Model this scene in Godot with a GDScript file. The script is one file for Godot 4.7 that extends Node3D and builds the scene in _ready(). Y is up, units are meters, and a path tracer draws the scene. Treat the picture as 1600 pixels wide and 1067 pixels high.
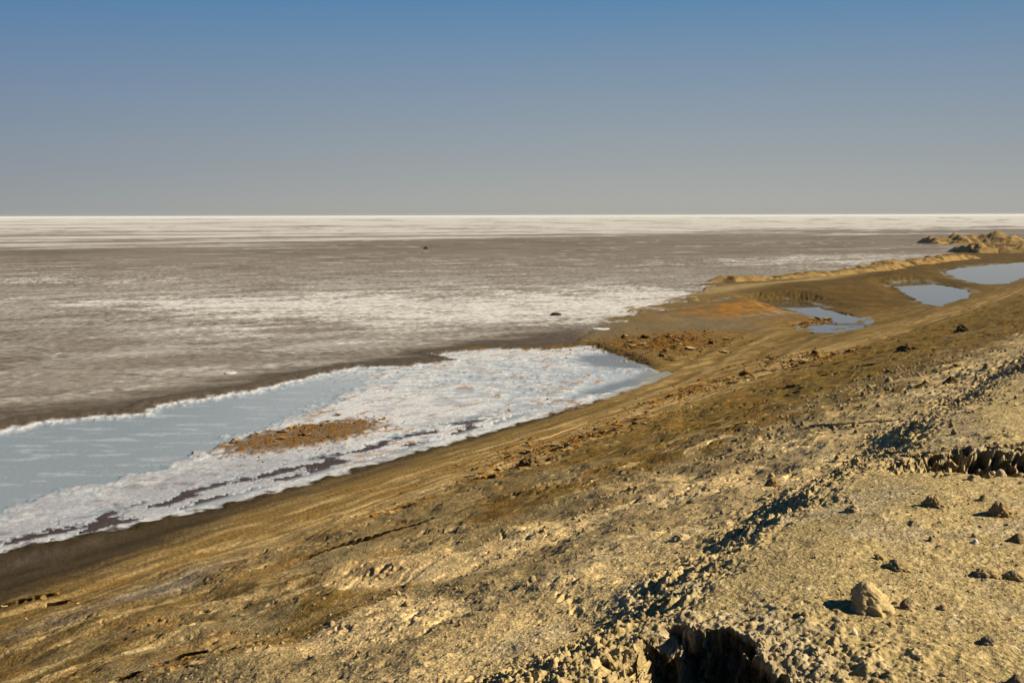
extends Node3D
# A dry salt lake seen from the crest of an earth embankment. Metres, y up, camera over the origin looking along -z.
# The embankment runs straight: t is the distance along it, s the distance across it (negative towards the lake).

const EYE := 4.0
const SUN_ELEVATION := 34.0
const EXPOSURE := 2.5

var n_soft := FastNoiseLite.new()
var n_mid := FastNoiseLite.new()
var n_fine := FastNoiseLite.new()
var n_ridge := FastNoiseLite.new()
var n_cell := FastNoiseLite.new()
var n_edge := FastNoiseLite.new()
var profile := PackedFloat32Array()
var radii := PackedFloat32Array()
var turns := PackedFloat32Array()
var chunk_out := []
var spots_on := PackedVector3Array()
var tones := PackedColorArray()
var normals := PackedVector3Array()
var grain_mat: StandardMaterial3D
var salt_mat: StandardMaterial3D
var rock_mat: StandardMaterial3D
var rng := RandomNumberGenerator.new()
var taken := {}
var stood := []                                            # where stones stand, for the crumbs round them

# ---------------------------------------------------------------- helpers
func numbered(called: String) -> String:
	var k: int = taken.get(called, -1) + 1
	taken[called] = k
	return called if k == 0 else "%s_%03d" % [called, k]

func tag(o: Node, label: String, category: String, group := "") -> void:
	o.set_meta("label", label)
	o.set_meta("category", category)
	if group:
		o.set_meta("group", group)

func mesh_node(called: String, m: Mesh, mat: Material, parent: Node = self) -> MeshInstance3D:
	var o := MeshInstance3D.new()
	o.mesh = m
	o.material_override = mat
	o.name = numbered(called) if parent == self else called
	parent.add_child(o, true)
	return o

func noise(kind: int, freq: float, octaves: int, seed_: int) -> FastNoiseLite:
	var n := FastNoiseLite.new()
	n.noise_type = kind
	n.frequency = freq
	n.seed = seed_
	n.fractal_type = FastNoiseLite.FRACTAL_FBM if octaves > 1 else FastNoiseLite.FRACTAL_NONE
	n.fractal_octaves = octaves
	return n

func along(table: Array, v: float) -> float:
	var k := table.size()
	if v <= table[0][0]:
		return table[0][1]
	for i in range(1, k):
		if v < table[i][0]:
			return lerpf(table[i - 1][1], table[i][1], (v - table[i - 1][0]) / (table[i][0] - table[i - 1][0]))
	return table[k - 1][1]

func polygon_depth(poly: PackedVector2Array, p: Vector2) -> float:   # metres inside, negative outside
	var best := 1e9
	for i in poly.size():
		var q := Geometry2D.get_closest_point_to_segment(p, poly[i], poly[(i + 1) % poly.size()])
		best = minf(best, p.distance_squared_to(q))
	return sqrt(best) * (1.0 if Geometry2D.is_point_in_polygon(p, poly) else -1.0)

func bump(t: float, s: float, ct: float, cs: float, rt: float, rs: float) -> float:
	var a := (t - ct) / rt
	var b := (s - cs) / rs
	return exp(-a * a - b * b)

# ---------------------------------------------------------------- where things lie, in (t, s)
const FAR_SHORE := [[0.0, -18.9], [8.9, -18.7], [9.8, -18.95], [10.6, -18.65], [11.5, -18.0], [12.2, -18.6], [14.6, -18.4], [17.0, -18.9], [18.5, -19.0], [19.4, -18.1], [21.1, -17.7], [21.35, -18.95], [23.4, -18.5], [24.3, -16.8], [25.8, -16.4], [27.0, -15.0]]
const OPEN_WATER := [[0.0, -13.2], [5.0, -13.5], [9.2, -14.0], [11.6, -14.9], [13.0, -15.4], [16.0, -16.6], [17.5, -17.4], [19.0, -17.9], [22.0, -19.5]]
const BANK_EDGE := [[22.0, -11.5], [23.5, -12.6], [25.0, -16.3], [27.5, -17.6], [30.0, -18.6], [34.0, -19.9], [40.0, -21.3], [46.0, -22.6], [51.0, -24.6], [56.0, -25.6], [66.0, -23.0], [74.0, -22.4], [82.0, -23.4], [97.0, -23.0], [120.0, -27.0], [150.0, -30.0], [175.0, -12.0], [190.0, -6.0]]
var pool_shapes := [
	PackedVector2Array([Vector2(43.8, -18.1), Vector2(44.9, -17.2), Vector2(41.4, -14.4), Vector2(38.9, -12.3), Vector2(37.1, -11.9), Vector2(36.7, -12.4), Vector2(38.3, -13.3), Vector2(40.9, -15.9)]),
	PackedVector2Array([Vector2(36.5, -11.7), Vector2(34.0, -12.0), Vector2(34.6, -13.0), Vector2(36.2, -12.55)]),
	PackedVector2Array([Vector2(59.8, -17.2), Vector2(62.4, -16.2), Vector2(59.1, -13.9), Vector2(57.0, -12.5), Vector2(53.5, -11.6), Vector2(50.6, -11.1), Vector2(45.9, -10.75), Vector2(46.9, -11.8), Vector2(53.0, -14.4)]),
	PackedVector2Array([Vector2(75.6, -17.9), Vector2(82.0, -18.0), Vector2(95.0, -15.5), Vector2(88.0, -12.8), Vector2(71.0, -12.1), Vector2(63.8, -11.8), Vector2(62.4, -12.7), Vector2(67.2, -15.2)]),
]

func pond_depth(t: float, s: float) -> float:       # metres inside the salt pond
	if t > 28.0 or s < -20.5 or s > -10.5:
		return -9.0
	var w := 0.22 * n_edge.get_noise_2d(t * 2.0, s * 2.0) + 0.045 * n_edge.get_noise_2d(t * 9.0, s * 9.0 + 50.0)
	return minf(minf(s - along(FAR_SHORE, t), -11.28 - 0.25 * smoothstep(17.0, 22.0, t) - 0.72 * (1.0 - smoothstep(4.5, 8.8, t)) - s), (22.1 + (-11.6 - s) * 0.78 - t)) + w

func pool_depth(t: float, s: float) -> float:
	if t < 31.0 or t > 100.0 or s < -21.0 or s > -9.0:
		return -9.0
	var w := 0.30 * n_edge.get_noise_2d(t * 1.2, s * 1.2 + 90.0) + 0.12 * n_edge.get_noise_2d(t * 5.0, s * 5.0)
	var d := -9.0
	for p in pool_shapes:
		d = maxf(d, polygon_depth(p, Vector2(t, s)))
	return d + w

func bank_depth(t: float, s: float) -> float:       # metres inside the mud bank beside the pools
	return s - along(BANK_EDGE, t) + 1.5 * n_edge.get_noise_2d(t * 0.35, s * 0.35) + 0.7 * n_edge.get_noise_2d(t * 2.0, s * 2.0) if t > 22.0 else -9.0

func foot(t: float) -> float:
	return -10.9 - 0.9 * smoothstep(16.0, 24.0, t) + 0.9 * smoothstep(36.0, 46.0, t)

# 0 embankment, 1 salt crust of the pond, 2 mud bank, 3 salt flat
func region(t: float, s: float) -> int:
	if s > foot(t):
		return 0
	if t < 28.0 and pond_depth(t, s) > -0.05:
		return 1
	if bank_depth(t, s) > 0.0:
		return 2
	return 3 if s < -15.0 or t > 28.0 else 0

const SAND := Vector3(0.58, 0.415, 0.185)
const CREST := Vector3(0.400, 0.298, 0.130)
const PALE := Vector3(0.480, 0.380, 0.220)
const MUD := Vector3(0.158, 0.096, 0.021)
const BROWN := Vector3(0.280, 0.176, 0.052)
const WET := Vector3(0.034, 0.025, 0.015)
const GREY := Vector3(0.142, 0.120, 0.097)
const DARKGREY := Vector3(0.080, 0.063, 0.045)
const SALT := Vector3(0.450, 0.432, 0.388)
const OCHRE := Vector3(0.265, 0.122, 0.020)
const UMBER := Vector3(0.068, 0.042, 0.009)

# colour of the ground in r, g, b and its height in a
func surf(x: float, d: float) -> Color:
	var t := 0.6 * x + 0.8 * d
	var s := 0.8 * x - 0.6 * d
	var c := unmarked(x, d, t, s)
	if t < 10.0 or t > 44.0 or s > -7.5 or s < -15.0:
		return c
	var lane := s - along(LANE, t) + 0.06 * n_soft.get_noise_2d(t * 0.6, 4.0)
	var worn := smoothstep(10.0, 15.0, t) * (1.0 - smoothstep(40.0, 44.0, t)) * (0.75 + 0.5 * n_soft.get_noise_2d(t * 0.4, s * 0.6))
	var tyre := exp(-pow((lane - 0.75) / 0.13, 2.0)) + exp(-pow((lane + 0.75) / 0.13, 2.0)) + 0.7 * exp(-pow((lane - 0.15) / 0.10, 2.0)) + 0.7 * exp(-pow((lane + 1.35) / 0.10, 2.0)) + 0.5 * exp(-pow((lane - 1.5) / 0.10, 2.0))
	var berm := exp(-pow((lane - 1.05) / 0.10, 2.0)) + exp(-pow((lane + 0.45) / 0.10, 2.0)) + 0.6 * exp(-pow((lane + 1.05) / 0.09, 2.0))
	c.a += worn * (0.016 * berm - 0.026 * tyre)
	var dark := clampf(tyre * worn, 0.0, 1.0) * 0.42
	var pale := clampf(berm * worn, 0.0, 1.0) * 0.40
	var v := Vector3(c.r, c.g, c.b).lerp(MUD * 0.8, dark).lerp(SAND * 0.62, pale)
	return Color(v.x, v.y, v.z, c.a)

const LANE := [[8.0, -9.7], [16.0, -9.9], [21.0, -10.3], [25.0, -11.1], [29.0, -12.0], [32.5, -12.5], [36.0, -12.0], [40.0, -11.2], [46.0, -10.2]]

func unmarked(x: float, d: float, t: float, s: float) -> Color:
	var ft := foot(t)
	if s > ft:
		return slope(x, d, t, s)
	var wide := lerpf(0.35, 2.2, smoothstep(19.0, 26.0, t))
	var c := lower(x, d, t, s)
	if s > ft - wide:
		return c.lerp(slope(x, d, t, s), smoothstep(ft - wide, ft, s))
	return c

func lower(x: float, d: float, t: float, s: float) -> Color:
	if t < 28.0:
		var q := pond_depth(t, s)
		if q > -0.9:
			var w := pond(x, d, t, s, q)
			return w if q > -0.15 else w.lerp(beside(x, d, t, s), smoothstep(-0.15, -0.9, q))
	return beside(x, d, t, s)

func beside(x: float, d: float, t: float, s: float) -> Color:
	var b := bank_depth(t, s)
	var c := flat_ground(x, d, t, s)
	if b > -0.6:
		var m := mud_bank(x, d, t, s)
		return c.lerp(m, smoothstep(-0.6, 0.5, b))
	return c

func pit_at(x: float, d: float) -> float:
	if d > 5.2 or x < -0.5 or x > 2.0:
		return 0.0
	var px := x - 0.67 + 0.09 * n_soft.get_noise_2d(x * 5.0, d * 5.0 + 20.0)
	px /= 0.33 if px > 0.0 else 0.36
	var pd := d - 3.58 + 0.09 * n_soft.get_noise_2d(x * 5.0 + 50.0, d * 5.0)
	pd /= 0.45 if pd > 0.0 else 0.7
	var w := 0.16 * n_soft.get_noise_2d(x * 4.0 + 35.0, d * 4.0) + 0.05 * n_mid.get_noise_2d(x * 9.0 + 9.0, d * 9.0)
	return 1.0 - smoothstep(0.40 if px < 0.0 else 0.66, 1.0, sqrt(px * px + pd * pd) + w)

func trench_at(x: float, d: float) -> float:
	if d < 5.0 or d > 9.0 or x < 1.8:
		return 0.0
	var td := d - (6.60 - 0.16 * (x - 3.2)) + 0.18 * n_soft.get_noise_2d(x * 5.0 + 50.0, d * 5.0)
	var m2 := n_mid.get_noise_2d(x * 6.0 + 9.0, d * 6.0)
	var s2 := n_soft.get_noise_2d(x * 5.0 + 35.0, d * 5.0)
	return smoothstep(0.0, 0.22, td + 0.42 + 0.10 * m2) * (1.0 - smoothstep(-0.05, 0.50, td + 0.25 * m2 + 0.15 * s2)) * smoothstep(2.3, 3.5, x + 0.09 * n_soft.get_noise_2d(x * 5.0, d * 5.0 + 20.0)) * (1.0 - smoothstep(4.0, 4.9, x))

# cracks where the dried crust has lifted: one long one and many short ones
func gap_at(t: float, s: float, d: float) -> float:
	if s < -10.6 or s > -4.0 or t > 34.0:
		return 0.0
	var g := 0.0
	if t > 5.9 and t < 8.1 and s > -7.9 and s < -6.4:
		var line := -7.22 + 0.30 * smoothstep(6.5, 7.8, t) + 0.06 * n_soft.get_noise_2d(t * 1.3, 3.0) + 0.02 * n_soft.get_noise_2d(t * 7.0, 3.0)
		var open := 0.060 * smoothstep(6.15, 6.6, t) * (1.0 - smoothstep(7.4, 7.9, t))
		g = 1.0 - smoothstep(open * 0.7, open + 0.015, absf(s - line)) if open > 0.004 else 0.0
	var zone := bump(t, s, 13.6, -8.9, 2.6, 0.9) + bump(t, s, 20.0, -9.8, 2.6, 0.5) + bump(t, s, 25.5, -8.8, 3.2, 1.5) + bump(t, s, 10.6, -8.1, 1.0, 0.5) + 0.8 * bump(t, s, 6.2, -9.5, 0.7, 0.35) + 0.8 * bump(t, s, 4.6, -9.5, 0.6, 0.4) + 0.9 * bump(t, s, 3.5, -5.2, 0.5, 0.35) + 0.55 * bump(t, s, 19.0, -6.5, 5.0, 1.4)
	if zone < 0.25:
		return g
	var b := s * 2.1 if t < 17.0 else -d * 1.25
	var a := t if t < 17.0 else 0.8 * t + 0.6 * s
	b += 0.35 * n_soft.get_noise_2d(t * 1.1, s * 1.1)
	var row := floorf(b)
	var some := n_soft.get_noise_2d(a * 0.85 + 37.0 * row, row * 11.3)
	var mid := 0.5 + 0.30 * n_soft.get_noise_2d(a * 1.4 + 300.0, row * 5.1)
	var half := 0.10 * smoothstep(0.10, 0.40, some) * smoothstep(0.25, 0.6, zone)
	if half < 0.02:
		return g
	return maxf(g, 1.0 - smoothstep(half * 0.7, half + 0.03, absf(fposmod(b, 1.0) - mid)))

# how far the walls of the hole and the trench are hollowed out under their rims
func hollowed(x: float, d: float) -> Vector2:
	if d < 5.2 and x > -0.5:
		var p := pit_at(x, d)
		return Vector2(0.14, 0.30) * p * (1.0 + 0.5 * n_soft.get_noise_2d(x * 9.0, d * 9.0)) + Vector2(0.06, 0.10) * n_soft.get_noise_2d(x * 8.0 + 60.0, p * 7.0) * minf(1.0, p * 3.0)
	if d > 9.0 or x < 1.8:
		var t := 0.6 * x + 0.8 * d
		return Vector2(-0.10, 0.20) * gap_at(t, 0.8 * x - 0.6 * d, d)
	var q := trench_at(x, d)
	return Vector2(0.06, 0.26) * q * (1.0 + 0.6 * n_soft.get_noise_2d(x * 7.0, d * 7.0)) + Vector2(0.05, 0.08) * n_soft.get_noise_2d(x * 7.0 + 60.0, q * 7.0) * minf(1.0, q * 3.0)

func slope(x: float, d: float, t: float, s: float) -> Color:
	var near := 1.0 - smoothstep(9.0, 26.0, d)
	var big := n_soft.get_noise_2d(x * 0.6, d * 0.6)
	var sw := s + 0.22 * n_soft.get_noise_2d(t * 0.55, s * 0.3 + 40.0) + 0.05 * n_mid.get_noise_2d(t * 1.5, s * 1.5)
	var i := clampf((sw + 14.0) * 100.0, 0.0, 2998.0)
	var k := int(i)
	var h := lerpf(profile[k], profile[k + 1], i - k)
	var top := smoothstep(-2.5, -1.9, sw)                 # on the crest
	var track := 1.0 - smoothstep(-9.3, -8.2, sw)         # the trodden strip by the water
	var band := smoothstep(-2.75 - 0.3 * smoothstep(8.0, 10.0, t), -2.5, sw) * (1.0 - smoothstep(-2.2, -1.95, sw))   # the broken edge
	var e0 := n_soft.get_noise_2d(x * 0.7 + 120.0, d * 0.7)
	var m2 := n_mid.get_noise_2d(x * 6.0 + 9.0, d * 6.0)
	var low := 1.0 - smoothstep(-5.4, -4.0, sw)
	if low > 0.0:
		m2 = lerpf(m2, n_mid.get_noise_2d(t * 1.7 + 9.0, s * 7.0), 0.8 * low)
	var m3 := n_fine.get_noise_2d(x * 22.0, d * 22.0)
	var cell := n_cell.get_noise_2d(x * 5.5, d * 5.5)     # -1 at the middle of a clod
	var cell2 := n_cell.get_noise_2d(x * 15.0 + 30.0, d * 15.0)
	var rough := lerpf(1.0, 0.22, track)
	var s1 := n_soft.get_noise_2d(x * 1.3 + 5.0, d * 1.3)
	var s2 := n_soft.get_noise_2d(x * 5.0 + 35.0, d * 5.0)
	h += rough * (lerpf(0.045, 0.022, top) * (1.0 - 0.65 * smoothstep(-3.4, -2.6, sw)) * s1 + lerpf(0.010, 0.007, top) * s2 * (1.0 - 0.75 * low) + 0.0036 * m3 + 0.005 * m2 * (1.0 - 0.4 * top) * (1.0 - 0.5 * low))
	var dome := sqrt(clampf(1.0 - (cell + 1.0) / 0.36, 0.0, 1.0))
	var dome2 := sqrt(clampf(1.0 - (cell2 + 1.0) / 0.40, 0.0, 1.0))
	var dome3 := sqrt(clampf(1.0 - (n_cell.get_noise_2d(x * 33.0 + 5.0, d * 33.0) + 1.0) / 0.42, 0.0, 1.0)) if d < 12.0 else 0.0
	var few := smoothstep(0.12, 0.42, n_soft.get_noise_2d(x * 2.6 + 70.0, d * 2.6))
	var dense := smoothstep(0.05, 0.4, n_soft.get_noise_2d(x * 0.9 + 170.0, d * 0.9))
	h += rough * (0.026 * few * dense * dome + 0.011 * maxf(few * 0.6, dense * 0.6) * dome2 * smoothstep(-0.1, 0.3, s2) + 0.0045 * dome3 * smoothstep(-0.1, 0.4, m2 + 0.5 * e0))
	# pock marks on the slope below the edge
	var pock := n_soft.get_noise_2d(t * 3.6 + 8.0, s * 6.0)
	h -= (1.0 - top) * rough * 0.028 * smoothstep(0.28, 0.5, pock) * smoothstep(-0.1, 0.3, e0)
	# the edge: ledges that run along it and crumbling clods
	var led := n_soft.get_noise_2d(t * 1.2, s * 6.5)
	var led2 := n_soft.get_noise_2d(t * 4.0 + 60.0, s * 11.0)
	h += band * (0.020 * led + 0.022 * led2 + 0.012 * dome * few + 0.010 * dome2 + 0.008 * dome3 + 0.012 * m2)
	# slumped hole in the edge, and the trench further along the crest
	if d < 5.2:
		var pit := pit_at(x, d)
		var crust := clampf(bump(x, d, 0.62, 3.60, 0.70, 0.45) * 1.3, 0.0, 1.0)
		h += crust * (0.014 * dome + 0.020 * dome2 + 0.012 * dome3 + 0.030 * s2 + 0.018 * m2 - 0.04)
		var lay := n_soft.get_noise_2d(x * 8.0 + 11.0, pit * 5.0 + d * 3.0)
		h -= pit * (0.44 + 0.20 * s2 - 0.10 * dome - 0.06 * dome2 - 0.03 * dome3) + 0.05 * lay * minf(1.0, pit * 4.0)
	if d > 5.0 and d < 9.0 and x > 1.8:
		var trench := trench_at(x, d)
		h -= 0.30 * clampf(trench + 0.25 * m2 * smoothstep(0.05, 0.3, trench), 0.0, 1.0)
		h += minf(1.0, trench * 4.0) * (0.012 * dome + 0.034 * dome2 + 0.020 * dome3 + 0.02 * s2 + 0.02 * m2)
	# scarps where thin crust has broken away on the lower slope
	var crusty := smoothstep(-10.3, -9.4, sw) * (1.0 - smoothstep(-4.6, -3.6, sw))
	var sc := n_soft.get_noise_2d(t * 0.55 + 15.0, s * 1.25) + 0.10 * m2 * 0.6
	var scm := crusty * smoothstep(0.02, 0.3, n_soft.get_noise_2d(t * 0.5 + 33.0, s * 0.9))
	h += scm * 0.012 * (smoothstep(0.05, 0.10, sc) + smoothstep(0.28, 0.33, sc) - smoothstep(-0.2, -0.15, sc))
	h -= 0.15 * gap_at(t, s, d)                           # cracks under lifted plates
	# wheel ruts
	var rut := n_soft.get_noise_2d(t * 0.06, s * 5.0 + 0.4 * big)
	var ruts := smoothstep(-10.9, -10.2, s) * (1.0 - smoothstep(-8.6, -7.6, s))
	h += ruts * 0.022 * rut
	# -------- colour
	var e1 := n_soft.get_noise_2d(x * 0.9 + 200.0, d * 0.9)
	var e2 := n_mid.get_noise_2d(t * 0.8, s * 2.2 + 60.0)
	var e3 := n_mid.get_noise_2d(x * 4.0, d * 4.0 + 60.0)
	var c := SAND.lerp(CREST, smoothstep(-3.6, -1.9, sw + 0.5 * e1))
	c = c.lerp(PALE, 0.55 * smoothstep(0.05, 0.5, e1 + 0.4 * e3) * (1.0 - track))
	c = c.lerp(BROWN, smoothstep(-5.8, -6.9, sw + 0.9 * e1 + 0.5 * e2) * (0.55 + 0.4 * smoothstep(-0.2, 0.3, e2)))
	var run := n_mid.get_noise_2d(t * 0.22 + 40.0, s * 3.2 + 0.3 * e1)
	c = c.lerp(BROWN * 0.62, smoothstep(-5.6, -6.6, sw + 0.7 * e1 - 0.9 * smoothstep(5.5, 7.0, t)) * smoothstep(-0.35, 0.15, run + 0.3 * e2) * 0.8)
	c = c.lerp(BROWN * 0.50, smoothstep(-4.6, -5.4, sw + 0.6 * e1) * (1.0 - smoothstep(4.6, 6.2, t + e1)) * smoothstep(-0.3, 0.0, e2 + 0.5 * run) * 0.8)
	var darkband := smoothstep(-8.6, -7.6, sw + 0.7 * e1) * (1.0 - smoothstep(-5.6, -4.8, sw + 0.9 * e1 + 0.4 * e2 - 1.3 * smoothstep(8.5, 14.0, t))) * smoothstep(5.6, 7.6, t + 2.0 * e1)
	darkband *= smoothstep(-0.20, -0.04, e2 + 0.5 * e1 + 0.16 + 0.5 * smoothstep(14.0, 19.0, t))
	darkband = maxf(darkband, 0.9 * smoothstep(0.35, 0.6, bump(t, sw, 4.4, -5.2, 1.0, 0.55) + 0.35 * e2))
	darkband = maxf(darkband, 0.9 * smoothstep(0.35, 0.6, bump(t, sw, 24.0, -6.6, 7.0, 1.7) + 0.45 * e2))
	c = c.lerp(MUD, clampf(darkband, 0.0, 1.0) * 0.92)
	var olive := smoothstep(0.10, 0.17, n_mid.get_noise_2d(t * 0.45 + 90.0, s * 0.8) + 0.1 * e3) * smoothstep(-7.5, -6.5, sw) * (1.0 - smoothstep(-4.2, -3.4, sw))
	c = c.lerp(Vector3(0.205, 0.150, 0.066), olive * 0.75)
	var stain := n_mid.get_noise_2d(x * 0.42 + 400.0, d * 0.42)
	c = c.lerp(Vector3(0.235, 0.172, 0.078), 0.75 * smoothstep(0.10, 0.26, stain + 0.10 * e3) * smoothstep(-7.5, -6.5, sw) * (1.0 - smoothstep(-3.6, -2.8, sw)))
	var wave := 0.16 * e1 + 0.05 * e3
	var zone_a := smoothstep(-8.98, -8.84, s + wave) * (1.0 - smoothstep(-6.2, -4.6, sw + 0.6 * e1)) * smoothstep(11.5, 14.5, t + 1.5 * e1)
	c = c.lerp(Vector3(0.172, 0.110, 0.024), zone_a * (0.55 + 0.4 * smoothstep(-0.2, 0.2, run)))
	var zone_b := smoothstep(-8.10, -7.96, s + wave) * (1.0 - smoothstep(-6.9, -6.6, s + 2.0 * wave)) * smoothstep(6.0, 6.6, t) * (1.0 - smoothstep(9.5, 11.0, t))
	c = c.lerp(Vector3(0.245, 0.178, 0.078), zone_b * 0.75)
	var upper := smoothstep(17.0, 24.0, t) * smoothstep(-6.0, -4.6, sw) * (1.0 - smoothstep(-3.0, -2.4, sw))
	c = c.lerp(MUD * 1.15, upper * 0.85 * smoothstep(-0.3, 0.05, e2 + 0.5 * run))
	c = c.lerp(Vector3(0.245, 0.140, 0.034), 0.55 * clampf(bump(t, sw, 15.0, -8.3, 5.5, 1.1) + bump(t, sw, 25.5, -8.8, 4.5, 1.7), 0.0, 1.0) * smoothstep(-0.35, 0.25, e2 + 0.6 * e3))
	var light_strip := bump(t, sw, 9.5, -8.7, 4.5, 0.50) + 0.9 * bump(t, sw, 19.0, -9.4, 5.0, 0.42) + 0.8 * bump(t, sw, 27.0, -9.8, 5.0, 0.5)
	c = c.lerp(SAND * 0.92, clampf(light_strip, 0.0, 1.0) * (0.50 + 0.5 * run))
	c = c.lerp(SAND * 0.95, clampf(bump(t, sw, 5.4, -6.2, 0.9, 1.0), 0.0, 1.0) * 0.75 * smoothstep(-0.3, 0.2, e3 + e1))
	c = c.lerp(Vector3(0.20, 0.185, 0.155), clampf(bump(t, sw, 5.1, -8.3, 1.3, 0.35), 0.0, 1.0) * 0.75)
	c = c.lerp(OCHRE * 1.1, 0.28 * smoothstep(0.15, 0.45, e2 * 0.7 + e1) * crusty)
	c = c.lerp(BROWN * 0.6, ruts * smoothstep(0.0, 0.45, rut) * 0.65)
	var wet := 1.0 - smoothstep(-10.75, -9.75, s + 0.30 * e2 - 0.35 * (1.0 - smoothstep(4.5, 8.0, t)) + 0.50 * smoothstep(5.5, 10.0, t))
	c = c.lerp(WET.lerp(UMBER, smoothstep(10.0, 18.0, t)), wet * 0.93 * (1.0 - 0.75 * smoothstep(15.0, 20.0, t)))
	c = c.lerp(UMBER * 1.35, smoothstep(24.0, 34.0, t) * (1.0 - smoothstep(-11.2, -9.4, sw + 0.6 * e2)) * 0.6)
	c = c.lerp(CREST * 0.72, top * smoothstep(0.1, 0.5, n_soft.get_noise_2d(x * 2.0 + 20.0, d * 2.0)) * 0.6)
	c = c.lerp(PALE * 1.05, top * smoothstep(0.15, 0.55, m2 + 0.3 * e1) * 0.45)
	c = c.lerp(Vector3(0.27, 0.220, 0.130), 0.40 * smoothstep(-2.9, -2.0, sw) * smoothstep(0.0, 0.45, e3 * 0.6 + e1))
	c *= 1.0 + 0.20 * m2 + 0.42 * m3 * near
	return Color(maxf(c.x, 0.01), maxf(c.y, 0.008), maxf(c.z, 0.004), h)

func pond(x: float, d: float, t: float, s: float, q: float) -> Color:
	var e := n_mid.get_noise_2d(x * 0.9, d * 0.9)
	var f := n_mid.get_noise_2d(x * 3.5 + 11.0, d * 3.5)
	var g := n_fine.get_noise_2d(x * 9.0, d * 9.0)
	var cell := n_cell.get_noise_2d(x * 3.0, d * 3.0)
	var streak := n_mid.get_noise_2d(x * 0.5 + 80.0, d * 2.2)
	var line := along(OPEN_WATER, t)
	var m := smoothstep(-0.35, 0.40, s - line + 0.75 * e + 0.3 * f)                    # crust that stands out of the water
	var east := smoothstep(15.5, 18.5, t)
	m = lerpf(m, smoothstep(-0.20, 0.20, streak + 0.5 * e + 0.16 - 0.42 * bump(t, s, 21.5, -13.6, 2.3, 1.3) + 0.75 * bump(t, s, 24.2, -17.4, 2.6, 1.2)), east)
	m *= 1.0 - smoothstep(0.4, 0.9, bump(t, s, 24.0, -13.9, 1.5, 1.9) * 1.3 + bump(t, s, 20.6, -12.1, 3.2, 0.55) + 0.3 * e)
	# wet dark hollows by the near shore
	var hollow := smoothstep(-0.12, 0.06, n_mid.get_noise_2d(t * 0.75 + 5.0, s * 1.9) + 0.25 * f - 0.05) * smoothstep(-12.7, -12.15, s + 0.3 * f) * (1.0 - smoothstep(-11.75, -11.45, s - 0.6 * (along(FAR_SHORE, t) * 0.0))) * (1.0 - smoothstep(14.0, 18.0, t))
	var isle := smoothstep(0.35, 0.62, bump(t, s, 12.0 + 0.35 * (s + 13.8), -13.75, 2.0, 0.95) + 0.22 * f)
	m = maxf(m * (1.0 - hollow), smoothstep(0.30 if s < -15.0 else 0.17, 0.04, q + 0.10 * f) * (1.0 - 0.7 * smoothstep(22.0, 24.0, t)))
	var h := lerpf(-0.055, 0.010, m) + m * (0.0035 * f + 0.002 * g + 0.006 * clampf(-cell - 0.55, 0.0, 0.45)) + 0.066 * hollow * (1.0 - m)
	h = lerpf(h, 0.045 + 0.02 * f, isle)
	h += 0.10 * smoothstep(0.08, -0.6, q)
	var milky := smoothstep(0.10, 0.50, streak + 0.5 * e)
	var c := Vector3(0.118, 0.130, 0.134).lerp(Vector3(0.25, 0.258, 0.255), milky)       # bed under the shallow brine
	c = c.lerp(Vector3(0.245, 0.262, 0.264), 0.85 * smoothstep(9.0, 16.0, t + 0.8 * (s + 16.0)))
	c = c.lerp(Vector3(0.33, 0.34, 0.33), east * 0.8)
	c = c.lerp(Vector3(0.050, 0.046, 0.052), smoothstep(0.35, 0.9, bump(t, s, 24.0, -13.9, 1.6, 1.9) * 1.3 + bump(t, s, 20.6, -12.0, 3.2, 0.6) + 0.3 * e))
	c = c.lerp(Vector3(0.045, 0.034, 0.034), hollow)
	var crust := Vector3(0.385, 0.385, 0.375).lerp(Vector3(0.265, 0.268, 0.272), smoothstep(-0.05, 0.45, e + 0.6 * f))
	crust = crust.lerp(Vector3(0.225, 0.230, 0.244), clampf(bump(t, s, 6.6, -12.8, 4.2, 0.9) * 1.1, 0.0, 0.9) * smoothstep(-0.6, 0.1, e + f))
	crust = crust.lerp(Vector3(0.242, 0.246, 0.258), 0.85 * smoothstep(0.25, 1.0, s - line + 0.5 * e + 0.25 * f) * (1.0 - smoothstep(9.5, 13.0, t)) * smoothstep(0.10, 0.35, q))
	crust = crust.lerp(Vector3(0.15, 0.125, 0.115), 0.7 * smoothstep(0.25, 0.6, streak + 0.4 * f) * smoothstep(-14.5, -12.8, s))
	c = c.lerp(crust, smoothstep(0.3, 0.8, m))
	c = c.lerp(OCHRE * 0.85, smoothstep(0.44, 0.52, n_ridge.get_noise_2d(t * 0.22 + 7.0, s * 1.1) - 0.22 + 0.2 * f) * m * smoothstep(9.0, 12.0, t) * 0.8)
	c = c.lerp(Vector3(0.120, 0.082, 0.045).lerp(OCHRE * 0.55, smoothstep(0.0, 0.4, f)), isle)
	var rim := smoothstep(-0.10, 0.05, q)
	var shore := UMBER.lerp(WET, 0.6 - 0.6 * smoothstep(14.0, 20.0, t)) if s > -14.0 else (DARKGREY * 0.75).lerp(UMBER * 1.4, smoothstep(21.5, 24.0, t) * 0.7)
	c = shore.lerp(c, rim)
	c *= 1.0 + 0.12 * g
	return Color(c.x, c.y, c.z, h)

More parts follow.
